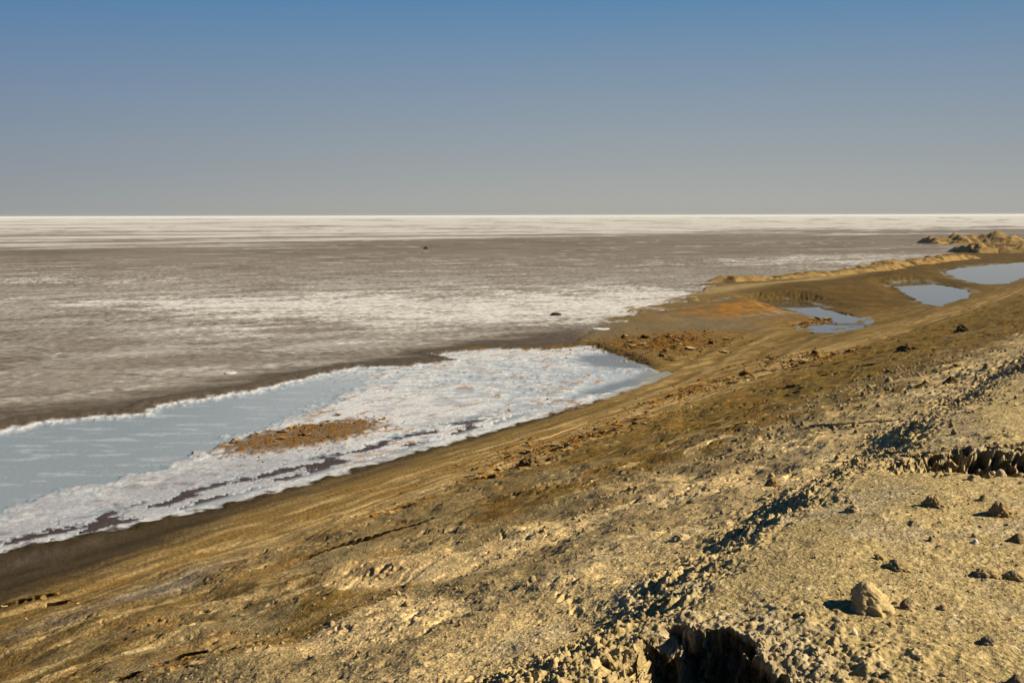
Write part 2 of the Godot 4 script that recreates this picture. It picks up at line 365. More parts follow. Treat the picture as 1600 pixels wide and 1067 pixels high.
func flat_ground(x: float, d: float, t: float, s: float) -> Color:
	var a := n_soft.get_noise_2d(x * 0.05, d * 0.075)
	var swept := d - 0.32 * x
	var b := n_soft.get_noise_2d(x * 0.15 + 40.0, swept * 0.30)
	var e := n_mid.get_noise_2d(x * 0.38, swept * 0.75 + 12.0)
	var f := n_mid.get_noise_2d(x * 2.2, d * 2.8)
	var vd := d - 0.45 * x
	var long := n_mid.get_noise_2d(x * 0.011 + 9.0, vd * 0.05)
	var fade := 1.0 - smoothstep(60.0, 150.0, d)
	var curl := n_ridge.get_noise_2d(x * 0.16 + 1.2 * b, d * 0.20 + 1.2 * a)
	var p := n_fine.get_noise_2d(x * 3.0, d * 3.6) * (1.0 - smoothstep(60.0, 120.0, d))
	var r := sqrt(x * x + d * d)
	# where the white lies
	var w := 0.62 * bump(x, d, 3.0, 47.0, 10.0, 9.5) + 0.34 * bump(x, d, 9.0, 53.0, 5.0, 6.5) + 0.60 * bump(x, d, -16.0, 46.0, 6.5, 3.0) + 0.45 * bump(x, d, -9.0, 41.0, 7.0, 7.0) + 0.45 * bump(x, d, 26.0, 84.0, 12.0, 12.0) + 0.45 * bump(x, d, 4.5, 40.5, 6.0, 4.5) + 0.35 * bump(x, d, -7.0, 46.0, 13.0, 9.0)
	w += 0.42 * bump(x, d, -30.0, 62.0, 14.0, 5.0) + 0.35 * bump(x, d, 38.0, 98.0, 14.0, 8.0) + 0.12 * bump(x, d, -9.0, 33.0, 8.0, 5.0)
	var far_white := smoothstep(105.0, 275.0, vd + 22.0 * a + 40.0 * long)
	w += 1.1 * far_white - 0.38 * bump(r, 0.0, 300.0 + 160.0 * a, 0.0, 40.0, 1.0) - 0.6 * smoothstep(0.05, 0.5, n_soft.get_noise_2d(x * 0.004, vd * 0.024 + 60.0)) * far_white * (1.0 - smoothstep(900.0, 2600.0, r))
	w -= 0.22 * smoothstep(90.0, 130.0, d) * (1.0 - far_white)
	var white := smoothstep(0.15, 1.05, w + (0.55 * e + 0.42 * b) * (0.25 + 0.75 * fade) + 0.30 * f * fade + 0.32 * p + 0.30 * (0.35 - curl) * fade + 0.75 * long * (1.0 - 0.7 * fade))
	white = maxf(white, 0.58 * bump(x, d, -5.0, 47.0, 26.0, 20.0) * smoothstep(-0.7, 0.5, 1.2 * e + b + 0.6 * f + 0.3 * p))
	white = maxf(white, 0.45 * smoothstep(0.18, 0.7, (b + 0.5 * e + 0.25 * f) * fade + 0.8 * long * (1.0 - 0.6 * fade)))
	white *= 1.0 - smoothstep(-20.9, -19.2, s + 0.8 * e) * (1.0 - smoothstep(24.0, 30.0, t))
	var c := GREY.lerp(DARKGREY, clampf(0.10 + 1.1 * bump(x, d, -19.0, 37.0, 13.0, 5.0) + 0.22 * bump(vd, 0.0, 150.0, 0.0, 45.0, 1.0) + 0.7 * a + 0.55 * e * (0.2 + 0.8 * fade) + 0.45 * long + 0.05 * smoothstep(80.0, 130.0, d), 0.0, 0.85))
	c = c.lerp(Vector3(0.190, 0.169, 0.140), clampf(0.30 + 0.5 * b - 0.8 * e + 0.4 * f, 0.0, 0.6) * (1.0 - smoothstep(80.0, 120.0, d)))
	var thread := absf(n_soft.get_noise_2d(x * 0.012 + 70.0, vd * 0.060)) * (1.0 + 0.6 * f)
	white = maxf(white, 0.42 * (1.0 - smoothstep(0.012, 0.050, thread)) * smoothstep(45.0, 70.0, d) * (1.0 - smoothstep(150.0, 220.0, d)) * smoothstep(-0.3, 0.3, a + b))
	var vein := absf(n_soft.get_noise_2d(x * 0.16 + 0.6 * b + 20.0, d * 0.20 + 11.0)) * (1.0 + 0.7 * f)
	c = c.lerp(DARKGREY * 0.9, 0.55 * (1.0 - smoothstep(0.02, 0.075, vein)) * fade * smoothstep(-0.1, 0.4, b + 0.6 * a + 0.3))
	white *= 1.0 - 0.5 * (1.0 - smoothstep(0.02, 0.06, vein)) * fade
	c = c.lerp(SALT, white * lerpf(0.92, 0.78, far_white))
	var shore := smoothstep(-20.2 - 1.8 * (1.0 - smoothstep(7.0, 17.0, t)), -18.9, s + 0.7 * e) * (1.0 - smoothstep(27.0, 33.0, t))
	c = c.lerp(DARKGREY * 0.70, shore * 0.9)
	c *= 1.0 + 0.16 * f * (1.0 - smoothstep(30.0, 90.0, d)) + 0.30 * p
	var h := 0.045 + 0.012 * e + 0.010 * f * (1.0 - smoothstep(20.0, 60.0, d)) + 0.02 * b
	return Color(c.x, c.y, c.z, h)

func mud_bank(x: float, d: float, t: float, s: float) -> Color:
	var e := n_mid.get_noise_2d(x * 0.5 + 5.0, d * 0.5)
	var f := n_mid.get_noise_2d(x * 2.0, d * 2.0 + 31.0)
	var b := n_soft.get_noise_2d(x * 0.25, d * 0.25 + 77.0)
	var q := pool_depth(t, s)
	var h := 0.10 + 0.03 * e + 0.015 * f + 0.45 * bump(t, s, 50.0, -18.5, 7.0, 3.2) + 0.30 * bump(t, s, 66.0, -18.0, 7.0, 2.2) + 0.08 * bump(t, s, 38.0, -17.6, 4.0, 2.0)
	h = lerpf(h, 0.02, smoothstep(-1.6, -0.2, q))
	h -= 0.22 * smoothstep(-0.2, 0.35, q)
	var bar := bump(t, s, 37.2, -14.0, 1.9, 0.55) * smoothstep(-0.3, 0.2, f + e)
	var c := BROWN * 0.60
	c = c.lerp(Vector3(0.15, 0.118, 0.070), 0.6 * smoothstep(0.0, 0.4, b + 0.5 * e))
	c = c.lerp(UMBER * 1.15, smoothstep(38.0, 46.0, t + 3.0 * b + 0.6 * (s + 16.0)) * 0.85)
	c = c.lerp(OCHRE, clampf(bump(t, s, 38.5, -17.3, 4.0, 1.5) * 1.2 + 0.35 * e, 0.0, 1.0) * smoothstep(-0.25, 0.2, e + f))
	c = c.lerp(SAND * 0.66, clampf(bump(t, s, 49.0, -22.2, 5.0, 1.9) * 1.2 + bump(t, s, 58.0, -21.6, 9.0, 1.1), 0.0, 1.0) * (0.75 + 0.3 * e))
	c = c.lerp(Vector3(0.16, 0.135, 0.085), clampf(bump(t, s, 33.0, -16.5, 3.5, 2.4), 0.0, 1.0) * 0.7)
	c = c.lerp(Vector3(0.28, 0.25, 0.20), clampf(bump(t, s, 38.0, -15.4, 2.0, 0.5) + bump(t, s, 42.0, -19.5, 1.2, 0.4), 0.0, 1.0) * 0.8 * smoothstep(-0.2, 0.3, f))
	c = c.lerp(OCHRE * 1.1, clampf(bump(t, s, 38.2, -16.9, 3.6, 1.3) * 1.3 + 0.3 * e - 0.1, 0.0, 1.0) * smoothstep(-0.5, 0.1, e + f))
	c = c.lerp(OCHRE * 0.75, bump(t, s, 28.0, -14.6, 3.0, 1.6) * smoothstep(-0.25, 0.3, f) * 0.9)
	c = c.lerp(UMBER * 1.3, bump(t, s, 28.0, -12.6, 4.0, 0.9) * 0.7)
	c = c.lerp(UMBER * 0.75, smoothstep(-0.7, 0.0, q) * 0.8)
	c = c.lerp(Vector3(0.26, 0.235, 0.19), smoothstep(-0.75, -0.45, q) * (1.0 - smoothstep(-0.35, -0.15, q)) * smoothstep(0.0, 0.35, b + 0.6 * e) * 0.7)
	c = c.lerp(OCHRE * 0.8, bar)
	var rut := n_soft.get_noise_2d(t * 0.09 + 4.0, (s + 0.09 * (t - 26.0)) * 4.0)
	c = c.lerp(BROWN * 1.1, smoothstep(0.05, 0.4, rut) * bump(t, s, 31.0, -13.0, 6.0, 1.4) * 0.7)
	c *= 1.0 + 0.20 * f + 0.12 * e
	return Color(maxf(c.x, 0.01), maxf(c.y, 0.008), maxf(c.z, 0.004), h)

func ground(x: float, d: float) -> float:
	return surf(x, d).a

# ---------------------------------------------------------------- the ground, one continuous surface cut into its regions
func rows_task(k: int) -> void:
	var nt := turns.size()
	var from := k * 16
	var to := mini(from + 16, radii.size())
	var hs := PackedVector3Array()
	var cs := PackedColorArray()
	hs.resize((to - from) * nt)
	cs.resize((to - from) * nt)
	var at := 0
	for j in range(from, to):
		var r := radii[j]
		for i in nt:
			var x := r * sin(turns[i])
			var d := r * cos(turns[i])
			var c := surf(x, d)
			var sh := hollowed(x, d) if d > 2.0 and d < 34.0 else Vector2.ZERO
			hs[at] = Vector3(x + sh.x, c.a, -d - sh.y)
			cs[at] = Color(c.r, c.g, c.b, 1.0)
			at += 1
	chunk_out[k] = [hs, cs]

func normals_task(k: int) -> void:
	var nt := turns.size()
	var nr := radii.size()
	var from := k * 16
	var to := mini(from + 16, nr)
	var out := PackedVector3Array()
	out.resize((to - from) * nt)
	var at := 0
	for j in range(from, to):
		var ja := maxi(j - 1, 0)
		var jb := mini(j + 1, nr - 1)
		for i in nt:
			var ia := maxi(i - 1, 0)
			var ib := mini(i + 1, nt - 1)
			out[at] = (spots_on[j * nt + ib] - spots_on[j * nt + ia]).cross(spots_on[jb * nt + i] - spots_on[ja * nt + i]).normalized()
			at += 1
	chunk_out[k] = out

func region_mesh(which: int) -> ArrayMesh:
	var nt := turns.size()
	var nr := radii.size()
	var slot := PackedInt32Array()
	slot.resize(nt * nr)
	slot.fill(-1)
	var vs := PackedVector3Array()
	var ns := PackedVector3Array()
	var cs := PackedColorArray()
	var ix := PackedInt32Array()
	for j in nr - 1:
		for i in nt - 1:
			if zones[j * nt + i] != which:
				continue
			var a := j * nt + i
			var q := [a, a + 1, a + nt + 1, a + nt]
			var id := [0, 0, 0, 0]
			for m in 4:
				var v: int = q[m]
				if slot[v] < 0:
					slot[v] = vs.size()
					vs.append(spots_on[v])
					ns.append(normals[v])
					cs.append(tones[v])
				id[m] = slot[v]
			ix.append_array(PackedInt32Array([id[0], id[3], id[2], id[0], id[2], id[1]]))
	var arr := []
	arr.resize(Mesh.ARRAY_MAX)
	arr[Mesh.ARRAY_VERTEX] = vs
	arr[Mesh.ARRAY_NORMAL] = ns
	arr[Mesh.ARRAY_COLOR] = cs
	arr[Mesh.ARRAY_INDEX] = ix
	var mesh := ArrayMesh.new()
	mesh.add_surface_from_arrays(Mesh.PRIMITIVE_TRIANGLES, arr)
	return mesh

var zones := PackedByteArray()

func zones_task(k: int) -> void:
	var nt := turns.size()
	var from := k * 16
	var to := mini(from + 16, radii.size())
	var out := PackedByteArray()
	out.resize((to - from) * nt)
	var at := 0
	for j in range(from, to):
		var r := radii[j] * 1.002
		for i in nt:
			var x := r * sin(turns[i])
			var d := r * cos(turns[i])
			out[at] = region(0.6 * x + 0.8 * d, 0.8 * x - 0.6 * d)
			at += 1
	chunk_out[k] = out

func run(task: Callable, n: int) -> void:
	chunk_out = []
	chunk_out.resize(n)
	var id := WorkerThreadPool.add_group_task(task, n, -1, true)
	WorkerThreadPool.wait_for_group_task_completion(id)

func build_ground() -> Array:
	var pts := [[-14.0, 0.0], [-11.3, 0.0], [-10.5, 0.06], [-9.3, 0.2], [-7.0, 0.75], [-4.5, 1.4], [-2.55, 1.97], [-2.12, 2.24], [-1.6, 2.34], [20.0, 2.36]]
	for k in 3000:
		var v := 0.0
		for m in 5:
			v += along(pts, -14.0 + k * 0.01 + (m - 2) * 0.06) / 5.0
		profile.append(v)
	var r := 0.5
	while r < 2.5:
		radii.append(r)
		r *= 1.08
	while r < 6000.0:
		radii.append(r)
		r += 0.0018 * r if r > 3.2 and r < 4.4 else 0.0026 * r if r > 6.3 and r < 7.6 else maxf(0.0045 * r, 0.55 * r * r / 4000.0)
	for far in [7000.0, 9000.0, 13000.0, 20000.0, 40000.0]:
		radii.append(far)
	var a := -PI
	while a < PI - 0.0001:
		turns.append(a)
		a += 0.00096 if absf(a) < 0.54 else 0.004 if absf(a) < 0.75 else 0.05
	turns.append(PI)
	var n := int(ceil(radii.size() / 16.0))
	run(rows_task, n)
	for c in chunk_out:
		spots_on.append_array(c[0])
		tones.append_array(c[1])
	run(normals_task, n)
	for c in chunk_out:
		normals.append_array(c)
	run(zones_task, n)
	for c in chunk_out:
		zones.append_array(c)
	var made := []
	for k in 4:
		made.append(region_mesh(k))
	return made

func sheet(outline: PackedVector2Array, y: float) -> ArrayMesh:    # a level sheet of water, outline in (t, s)
	var st := SurfaceTool.new()
	st.begin(Mesh.PRIMITIVE_TRIANGLES)
	var world := PackedVector2Array()
	for p in outline:
		world.append(Vector2(0.6 * p.x + 0.8 * p.y, -(0.8 * p.x - 0.6 * p.y)))
	var tri := Geometry2D.triangulate_polygon(world)
	for k in range(0, tri.size(), 3):
		var a := world[tri[k]]
		var b := world[tri[k + 1]]
		var c := world[tri[k + 2]]
		var up := (b - a).cross(c - a) > 0.0
		for p in ([a, b, c] if up else [a, c, b]):
			st.set_normal(Vector3.UP)
			st.add_vertex(Vector3(p.x, y, p.y))
	return st.commit()

# ---------------------------------------------------------------- rocks, clods, mounds, plates, sticks
# a stone from its base to its top: size, how far the top leans, how pointed it is
func stone_mesh(seed_: int, size: Vector3, lean: Vector2, point: float, rough: float, nu := 40, nv := 22, tone := Vector3(0.30, 0.21, 0.10), sharp := false) -> ArrayMesh:
	var st := SurfaceTool.new()
	st.begin(Mesh.PRIMITIVE_TRIANGLES)
	st.set_smooth_group(-1 if sharp else 0)
	var n := noise(FastNoiseLite.TYPE_SIMPLEX_SMOOTH, 1.0, 4, seed_)
	for j in nv + 1:
		var v := float(j) / nv
		var ring := pow(maxf(0.0, 1.0 - pow(v, point + 0.25)), 0.52)
		for i in nu + 1:
			var w := TAU * (i % nu) / nu
			var o := Vector3(cos(w) * ring, v * 1.25 - 0.25, sin(w) * ring)
			var bend := 1.0 + rough * n.get_noise_3dv(o * 1.6 + Vector3.ONE * seed_) + rough * 0.35 * n.get_noise_3dv(o * 5.0)
			o = Vector3(o.x * bend, o.y * (1.0 + 0.4 * rough * n.get_noise_3dv(o * 2.2 + Vector3(9, 0, 4))), o.z * bend)
			var k := 1.0 + 0.30 * n.get_noise_3dv(o * 3.0 + Vector3(3, 3, 3)) + 0.25 * n.get_noise_3dv(o * 11.0)
			st.set_color(Color(tone.x * k, tone.y * k, tone.z * k))
			st.add_vertex(Vector3(o.x * size.x * 0.5 + lean.x * maxf(v, 0.0), o.y * size.y, o.z * size.z * 0.5 + lean.y * v))
	for j in nv:
		for i in nu:
			var a := j * (nu + 1) + i
			var b := a + nu + 1
			for q in [a, b + 1, b, a, a + 1, b + 1]:
				st.add_index(q)
	if sharp:
		st.deindex()
	st.generate_normals()
	return st.commit()

# a patch of heaped earth along a line of points (x, d), lumpy, its skirt sunk in the ground
func heap_mesh(line: Array, half: float, tall: Callable, step: float, seed_: int, colour: Callable) -> ArrayMesh:
	var n := noise(FastNoiseLite.TYPE_SIMPLEX_SMOOTH, 1.0, 4, seed_)
	var curve := Curve3D.new()
	for p in line:
		curve.add_point(Vector3(p[0], 0, p[1]))
	var long := curve.get_baked_length()
	var nu := int(long / step)
	var nv := int(2.0 * half / step)
	var vs := PackedVector3Array()
	var cs := PackedColorArray()
	for i in nu + 1:
		var u := long * i / nu
		var p := curve.sample_baked(u)
		var p2 := curve.sample_baked(minf(u + 0.8, long))
		var p1 := curve.sample_baked(maxf(u - 0.8, 0.0))
		var go := (p2 - p1).normalized()
		var side := Vector3(-go.z, 0, go.x)
		for j in nv + 1:
			var v := -half + 2.0 * half * j / nv
			var q := p + side * v
			var ends := smoothstep(0.0, 0.06, float(i) / nu) * (1.0 - smoothstep(0.94, 1.0, float(i) / nu))
			var h: float = tall.call(u / long, u, v, n) * ends
			var skirt := 1.0 - smoothstep(0.82, 1.0, absf(v) / half)
			var base := ground(q.x, q.z)
			var y := base - 0.12 + (h + 0.10) * skirt * ends
			vs.append(Vector3(q.x, y, -q.z))
			var c: Vector3 = colour.call(u, v, h, n)
			cs.append(Color(c.x, c.y, c.z))
	var st := SurfaceTool.new()
	st.begin(Mesh.PRIMITIVE_TRIANGLES)
	st.set_smooth_group(0)
	for k in vs.size():
		st.set_color(cs[k])
		st.add_vertex(vs[k])
	for i in nu:
		for j in nv:
			var a := i * (nv + 1) + j
			var b := a + nv + 1
			for q in [a, b, b + 1, a, b + 1, a + 1]:
				st.add_index(q)
	st.generate_normals()
	return st.commit()

# a curled plate of dried mud: irregular outline, dished, with a broken edge
func plate_mesh(seed_: int, tone: Vector3) -> ArrayMesh:
	var g := RandomNumberGenerator.new()
	g.seed = seed_
	var n := g.randi_range(7, 9)
	var rim := []
	for i in n:
		var w := TAU * (i + g.randf_range(-0.28, 0.28)) / n
		var r := g.randf_range(0.62, 1.0)
		rim.append(Vector3(cos(w) * r, 0.10 * g.randf() + 0.16 * maxf(0.0, cos(w - 1.0)), sin(w) * r * 0.72))
	var st := SurfaceTool.new()
	st.begin(Mesh.PRIMITIVE_TRIANGLES)
	st.set_smooth_group(-1)
	var thick := 0.26
	for i in n:
		var a: Vector3 = rim[i]
		var b: Vector3 = rim[(i + 1) % n]
		var down := Vector3(0, thick, 0)
		var tri := [Vector3(0, 0.02, 0), a, b, a, a * 0.94 - down, b * 0.94 - down, a, b * 0.94 - down, b]
		var k := 0
		for p in tri:
			var m := 1.0 + 0.18 * sin(seed_ * 3.7 + k * 0.3)
			st.set_color(Color(tone.x * m, tone.y * m, tone.z * m))
			st.add_vertex(p)
			k += 1
	st.generate_normals()
	return st.commit()

func stick_mesh(points: Array, radius: float, seed_: int, tone: Vector3) -> ArrayMesh:
	var st := SurfaceTool.new()
	st.begin(Mesh.PRIMITIVE_TRIANGLES)
	st.set_smooth_group(0)
	var n := noise(FastNoiseLite.TYPE_SIMPLEX_SMOOTH, 3.0, 3, seed_)
	var a: Vector3 = points[0]
	var b: Vector3 = points[1]
	var go := (b - a).normalized()
	var side := go.cross(Vector3.UP).normalized()
	var up := side.cross(go)
	var segs := 30
	for j in segs + 1:
		var f := float(j) / segs
		var mid := a.lerp(b, f) + side * 0.025 * n.get_noise_1d(f * 3.0) + up * 0.008 * n.get_noise_1d(f * 4.0 + 9.0)
		var r := radius * (1.0 - 0.35 * f) * (0.05 if j == 0 or j == segs else 1.0)
		for i in 9:
			var w := TAU * (i % 8) / 8.0
			var k := 1.0 + 0.3 * n.get_noise_2d(f * 20.0, w * 3.0)
			st.set_color(Color(tone.x * k, tone.y * k, tone.z * k))
			st.add_vertex(mid + (side * cos(w) + up * sin(w)) * r * (1.0 + 0.15 * n.get_noise_2d(f * 9.0, w * 2.0)))
	for j in segs:
		for i in 8:
			var q := j * 9 + i
			for v in [q, q + 9, q + 10, q, q + 10, q + 1]:
				st.add_index(v)
	st.generate_normals()
	return st.commit()

func place(o: Node3D, x: float, d: float, sink := 0.0, turn := 0.0) -> void:
	o.position = Vector3(x, ground(x, d) - sink, -d)
	o.rotation.y = turn

func rock(called: String, label: String, category: String, x: float, d: float, size: Vector3, seed_: int, lean := Vector2.ZERO, point := 1.6, rough := 0.5, tone := Vector3(0.35, 0.255, 0.115), group := "") -> void:
	var big := size.x > 0.12
	size.y *= 0.88
	var o := mesh_node(called, stone_mesh(seed_, size, lean, point, rough, 56 if big else 26, 32 if big else 14, tone), rock_mat)
	place(o, x, d, size.y * 0.10)
	tag(o, label, category, group)
	if d < 16.0:
		stood.append([x, d, size.x])

func grain(scale: float, low: float, bumpy: float, size := 512) -> StandardMaterial3D:
	var m := StandardMaterial3D.new()
	var t := NoiseTexture2D.new()
	t.width = size
	t.height = size
	t.seamless = true
	t.noise = noise(FastNoiseLite.TYPE_SIMPLEX_SMOOTH, 0.02, 5, 91)
	var ramp := Gradient.new()
	ramp.colors = PackedColorArray([Color(low, low, low), Color(1, 1, 1)])
	t.color_ramp = ramp
	m.albedo_texture = t
	var nt := NoiseTexture2D.new()
	nt.width = size
	nt.height = size
	nt.seamless = true
	nt.as_normal_map = true
	nt.bump_strength = bumpy
	nt.noise = noise(FastNoiseLite.TYPE_SIMPLEX_SMOOTH, 0.035, 5, 17)
	m.normal_enabled = true
	m.normal_texture = nt
	m.normal_scale = 1.0
	m.vertex_color_use_as_albedo = true
	m.uv1_triplanar = true
	m.uv1_world_triplanar = true
	m.uv1_scale = Vector3.ONE * scale
	m.roughness = 0.95
	m.metallic_specular = 0.15
	return m

# ---------------------------------------------------------------- the scene
func _ready() -> void:
	# camera
	var cam := Camera3D.new()
	cam.position = Vector3(0, EYE, 0)
	cam.rotation_degrees = Vector3(-7.19, 0.0, -0.14)
	cam.fov = 37.8
	cam.near = 0.1
	cam.far = 60000.0
	add_child(cam)
	cam.current = true
	# sky
	var w := 512
	var hgt := 256
	var im := Image.create(w, hgt, false, Image.FORMAT_RGBF)
	for j in hgt:
		var el := 90.0 - 180.0 * (j + 0.5) / hgt
		for i in w:
			var az := TAU * (i + 0.5) / w                  # 0 ahead, a quarter turn to the right, where the sun is
			var a := pow(0.5 + 0.5 * cos(az - 0.22), 2.4)
			var hor := Vector3(0.040, 0.105, 0.215) + Vector3(0.370, 0.302, 0.150) * a
			var mid := Vector3(0.008, 0.120, 0.385) + Vector3(0.068, 0.105, 0.040) * a
			var zen := Vector3(0.020, 0.080, 0.235)
			var e := maxf(el, 0.0)
			var c := hor.lerp(mid, clampf(e / 13.0, 0.0, 1.0))
			if e > 13.0:
				c = mid.lerp(zen, 1.0 - pow(1.0 - (e - 13.0) / 77.0, 2.2))
			if el < 0.0:
				c = Vector3(0.30, 0.30, 0.28)
			c /= EXPOSURE
			im.set_pixel(i, j, Color(c.x, c.y, c.z))
	var pan := PanoramaSkyMaterial.new()
	pan.panorama = ImageTexture.create_from_image(im)
	var sky := Sky.new()
	sky.sky_material = pan
	var env := Environment.new()
	env.background_mode = Environment.BG_SKY
	env.sky = sky
	env.tonemap_mode = Environment.TONE_MAPPER_LINEAR
	env.tonemap_exposure = EXPOSURE
	env.fog_enabled = true
	env.fog_density = 0.00016
	env.fog_light_color = Color(0.80, 0.80, 0.78)
	env.sdfgi_enabled = true
	env.ssao_enabled = true
	env.ssil_enabled = true
	var we := WorldEnvironment.new()
	we.environment = env
	add_child(we)
	# sun, from the right
	var sun := DirectionalLight3D.new()
	sun.light_energy = 1.6
	sun.light_color = Color(1.0, 0.95, 0.86)
	sun.light_angular_distance = 0.5
	sun.shadow_enabled = true
	sun.rotation_degrees = Vector3(-SUN_ELEVATION, 82.0, 0)
	add_child(sun)

	n_soft = noise(FastNoiseLite.TYPE_SIMPLEX_SMOOTH, 1.0, 3, 11)
	n_mid = noise(FastNoiseLite.TYPE_SIMPLEX_SMOOTH, 1.0, 5, 23)
	n_fine = noise(FastNoiseLite.TYPE_SIMPLEX_SMOOTH, 1.0, 3, 37)
	n_edge = noise(FastNoiseLite.TYPE_SIMPLEX_SMOOTH, 1.0, 3, 71)
	n_ridge = noise(FastNoiseLite.TYPE_SIMPLEX_SMOOTH, 1.0, 4, 53)
	n_ridge.fractal_type = FastNoiseLite.FRACTAL_RIDGED
	n_cell = noise(FastNoiseLite.TYPE_CELLULAR, 1.0, 1, 5)
	n_cell.cellular_return_type = FastNoiseLite.RETURN_DISTANCE
	n_cell.cellular_jitter = 0.95
	rng.seed = 4

	grain_mat = grain(2.6, 0.60, 9.0)
	salt_mat = grain(1.1, 0.80, 1.6)
	rock_mat = grain(6.0, 0.66, 6.0)

	# ground
	var made := build_ground()
	var names := ["embankment", "salt_crust", "mud_bank", "salt_flat"]
	var mats := [grain_mat, salt_mat, grain_mat, salt_mat]
	var parts := []
	for k in 4:
		var o := mesh_node(names[k], made[k], mats[k])
		o.set_meta("kind", "structure")
		parts.append(o)
	# water
	var brine := StandardMaterial3D.new()
	brine.transparency = BaseMaterial3D.TRANSPARENCY_ALPHA
	brine.albedo_color = Color(0.68, 0.72, 0.72, 0.22)
	brine.roughness = 0.12
	brine.metallic_specular = 0.30
	var pond_out := PackedVector2Array([Vector2(-6, -20.2), Vector2(23.6, -20.0), Vector2(26.5, -16.8), Vector2(24.4, -14.0), Vector2(22.4, -11.6), Vector2(20.0, -11.35), Vector2(12.0, -11.1), Vector2(-6, -11.1)])
	mesh_node("pond_water", sheet(pond_out, 0.0), brine).set_meta("kind", "structure")
	var still := StandardMaterial3D.new()
	still.albedo_color = Color(0.26, 0.23, 0.17)
	still.roughness = 0.04
	still.metallic_specular = 0.5
	for p in pool_shapes:
		var grown: PackedVector2Array = Geometry2D.offset_polygon(p, 0.6)[0]
		mesh_node("pool_water", sheet(grown, 0.0), still).set_meta("kind", "structure")

	# heaps of earth at the far right
	var earth := func(u: float, v: float, h: float, n: FastNoiseLite) -> Vector3:
		var k := 1.0 + 0.35 * n.get_noise_2d(u * 0.9, v * 0.9) + 0.2 * n.get_noise_2d(u * 3.0, v * 3.0)
		return Vector3(0.31, 0.198, 0.066).lerp(Vector3(0.13, 0.076, 0.022), smoothstep(0.0, 0.4, n.get_noise_2d(u * 0.5 + 20.0, v * 0.8) + 0.5 * n.get_noise_2d(u * 2.0, v * 2.0))) * k
	var ridge_tall := func(f: float, u: float, v: float, n: FastNoiseLite) -> float:
		var k := 1.0 - absf(v + 0.5 * n.get_noise_1d(u * 0.3)) / (1.5 + 0.7 * n.get_noise_2d(u * 0.25, 8.0))
		k = smoothstep(0.0, 0.55, maxf(0.0, k))
		var notch := smoothstep(-0.50, -0.15, n.get_noise_2d(u * 0.21 + 40.0, 2.0))
		var block := 0.5 * n.get_noise_2d(u * 0.16, 3.0) + 0.42 * n.get_noise_2d(u * 0.55 + 9.0, v * 0.6) + 0.34 * absf(n.get_noise_2d(u * 1.7, v * 1.7)) - 0.08 + 0.14 * n.get_noise_2d(u * 3.6, v * 3.6)
		return k * maxf(0.04, (0.22 + 0.12 * f + 0.44 * block) * (0.25 + 0.75 * notch))
	var ridge := mesh_node("earth_ridge", heap_mesh([[11.6, 57.5], [13.2, 60.0], [16.0, 61.8], [21.3, 66.2], [26.4, 72.2], [30.6, 79.3], [33.4, 81.3], [38.4, 88.0], [42.5, 91.5]], 2.4, ridge_tall, 0.16, 301, earth), grain_mat)
	ridge.set_meta("kind", "structure")
	var mound_tall := func(f: float, u: float, v: float, n: FastNoiseLite) -> float:
		var k := sqrt(maxf(0.0, 1.0 - v * v / 16.0))
		var gully := absf(n.get_noise_2d(u * 0.22 + 2.0, v * 0.05))
		return k * (1.15 + 1.1 * n.get_noise_2d(u * 0.17, 1.0) - 0.75 * (0.25 - minf(gully, 0.25)) * 4.0 * smoothstep(0.3, 3.0, absf(v)) + 0.55 * n.get_noise_2d(u * 0.55, v * 0.55) + 0.22 * absf(n.get_noise_2d(u * 1.6, v * 1.6)))
	var mound := mesh_node("earth_mound", heap_mesh([[56.0, 138.5], [62.0, 138.0], [70.0, 136.0], [80.0, 134.0], [92.0, 136.0]], 4.6, mound_tall, 0.26, 411, earth), grain_mat)
	mound.set_meta("kind", "structure")
	var low_tall := func(f: float, u: float, v: float, n: FastNoiseLite) -> float:
		var k := sqrt(maxf(0.0, 1.0 - v * v / 9.0))
		return k * (0.62 + 0.5 * n.get_noise_2d(u * 0.3, 7.0) + 0.35 * n.get_noise_2d(u * 0.7, v * 0.7) + 0.25 * n.get_noise_2d(u * 1.8, v * 1.8))
	var low := mesh_node("earth_mound", heap_mesh([[46.5, 104.5], [50.0, 105.0], [55.0, 103.0], [64.0, 101.0]], 3.4, low_tall, 0.2, 433, earth), grain_mat)
	low.set_meta("kind", "structure")

	# pale rods and the dark things out on the flat
	var pole := mesh_node("wooden_pole", stick_mesh([Vector3(3.46, ground(3.46, 11.44) + 0.012, -11.44), Vector3(3.88, ground(3.88, 9.89) + 0.012, -9.89)], 0.011, 5, Vector3(0.36, 0.28, 0.17)), rock_mat)
	tag(pole, "thin pale pole lying level on the upper slope below the broken edge", "pole")
	var twig := mesh_node("driftwood_stick", stick_mesh([Vector3(0.50, ground(0.50, 16.85) + 0.02, -16.85), Vector3(1.41, ground(1.41, 18.33) + 0.02, -18.33)], 0.016, 8, Vector3(0.34, 0.23, 0.10)), rock_mat)
	tag(twig, "straight tan stick lying along the trodden strip near the pond shore", "stick")
	var dark := Vector3(0.035, 0.028, 0.022)
	rock("stone", "small dark stone alone far out on the grey flat", "stone", -10.39, 120.66, Vector3(0.62, 0.34, 0.5), 61, Vector2.ZERO, 1.8, 0.4, dark)
	rock("stone", "flat dark stone on the white salt left of the mud bank", "stone", 1.80, 39.88, Vector3(0.42, 0.12, 0.5), 62, Vector2(-0.05, 0), 3.0, 0.4, dark)
	var white := Vector3(0.55, 0.53, 0.48)
	rock("salt_slab", "bright white salt slab lying on brown mud beyond the pond tip", "salt", 3.13, 34.64, Vector3(0.60, 0.035, 0.7), 63, Vector2.ZERO, 4.0, 0.25, white)
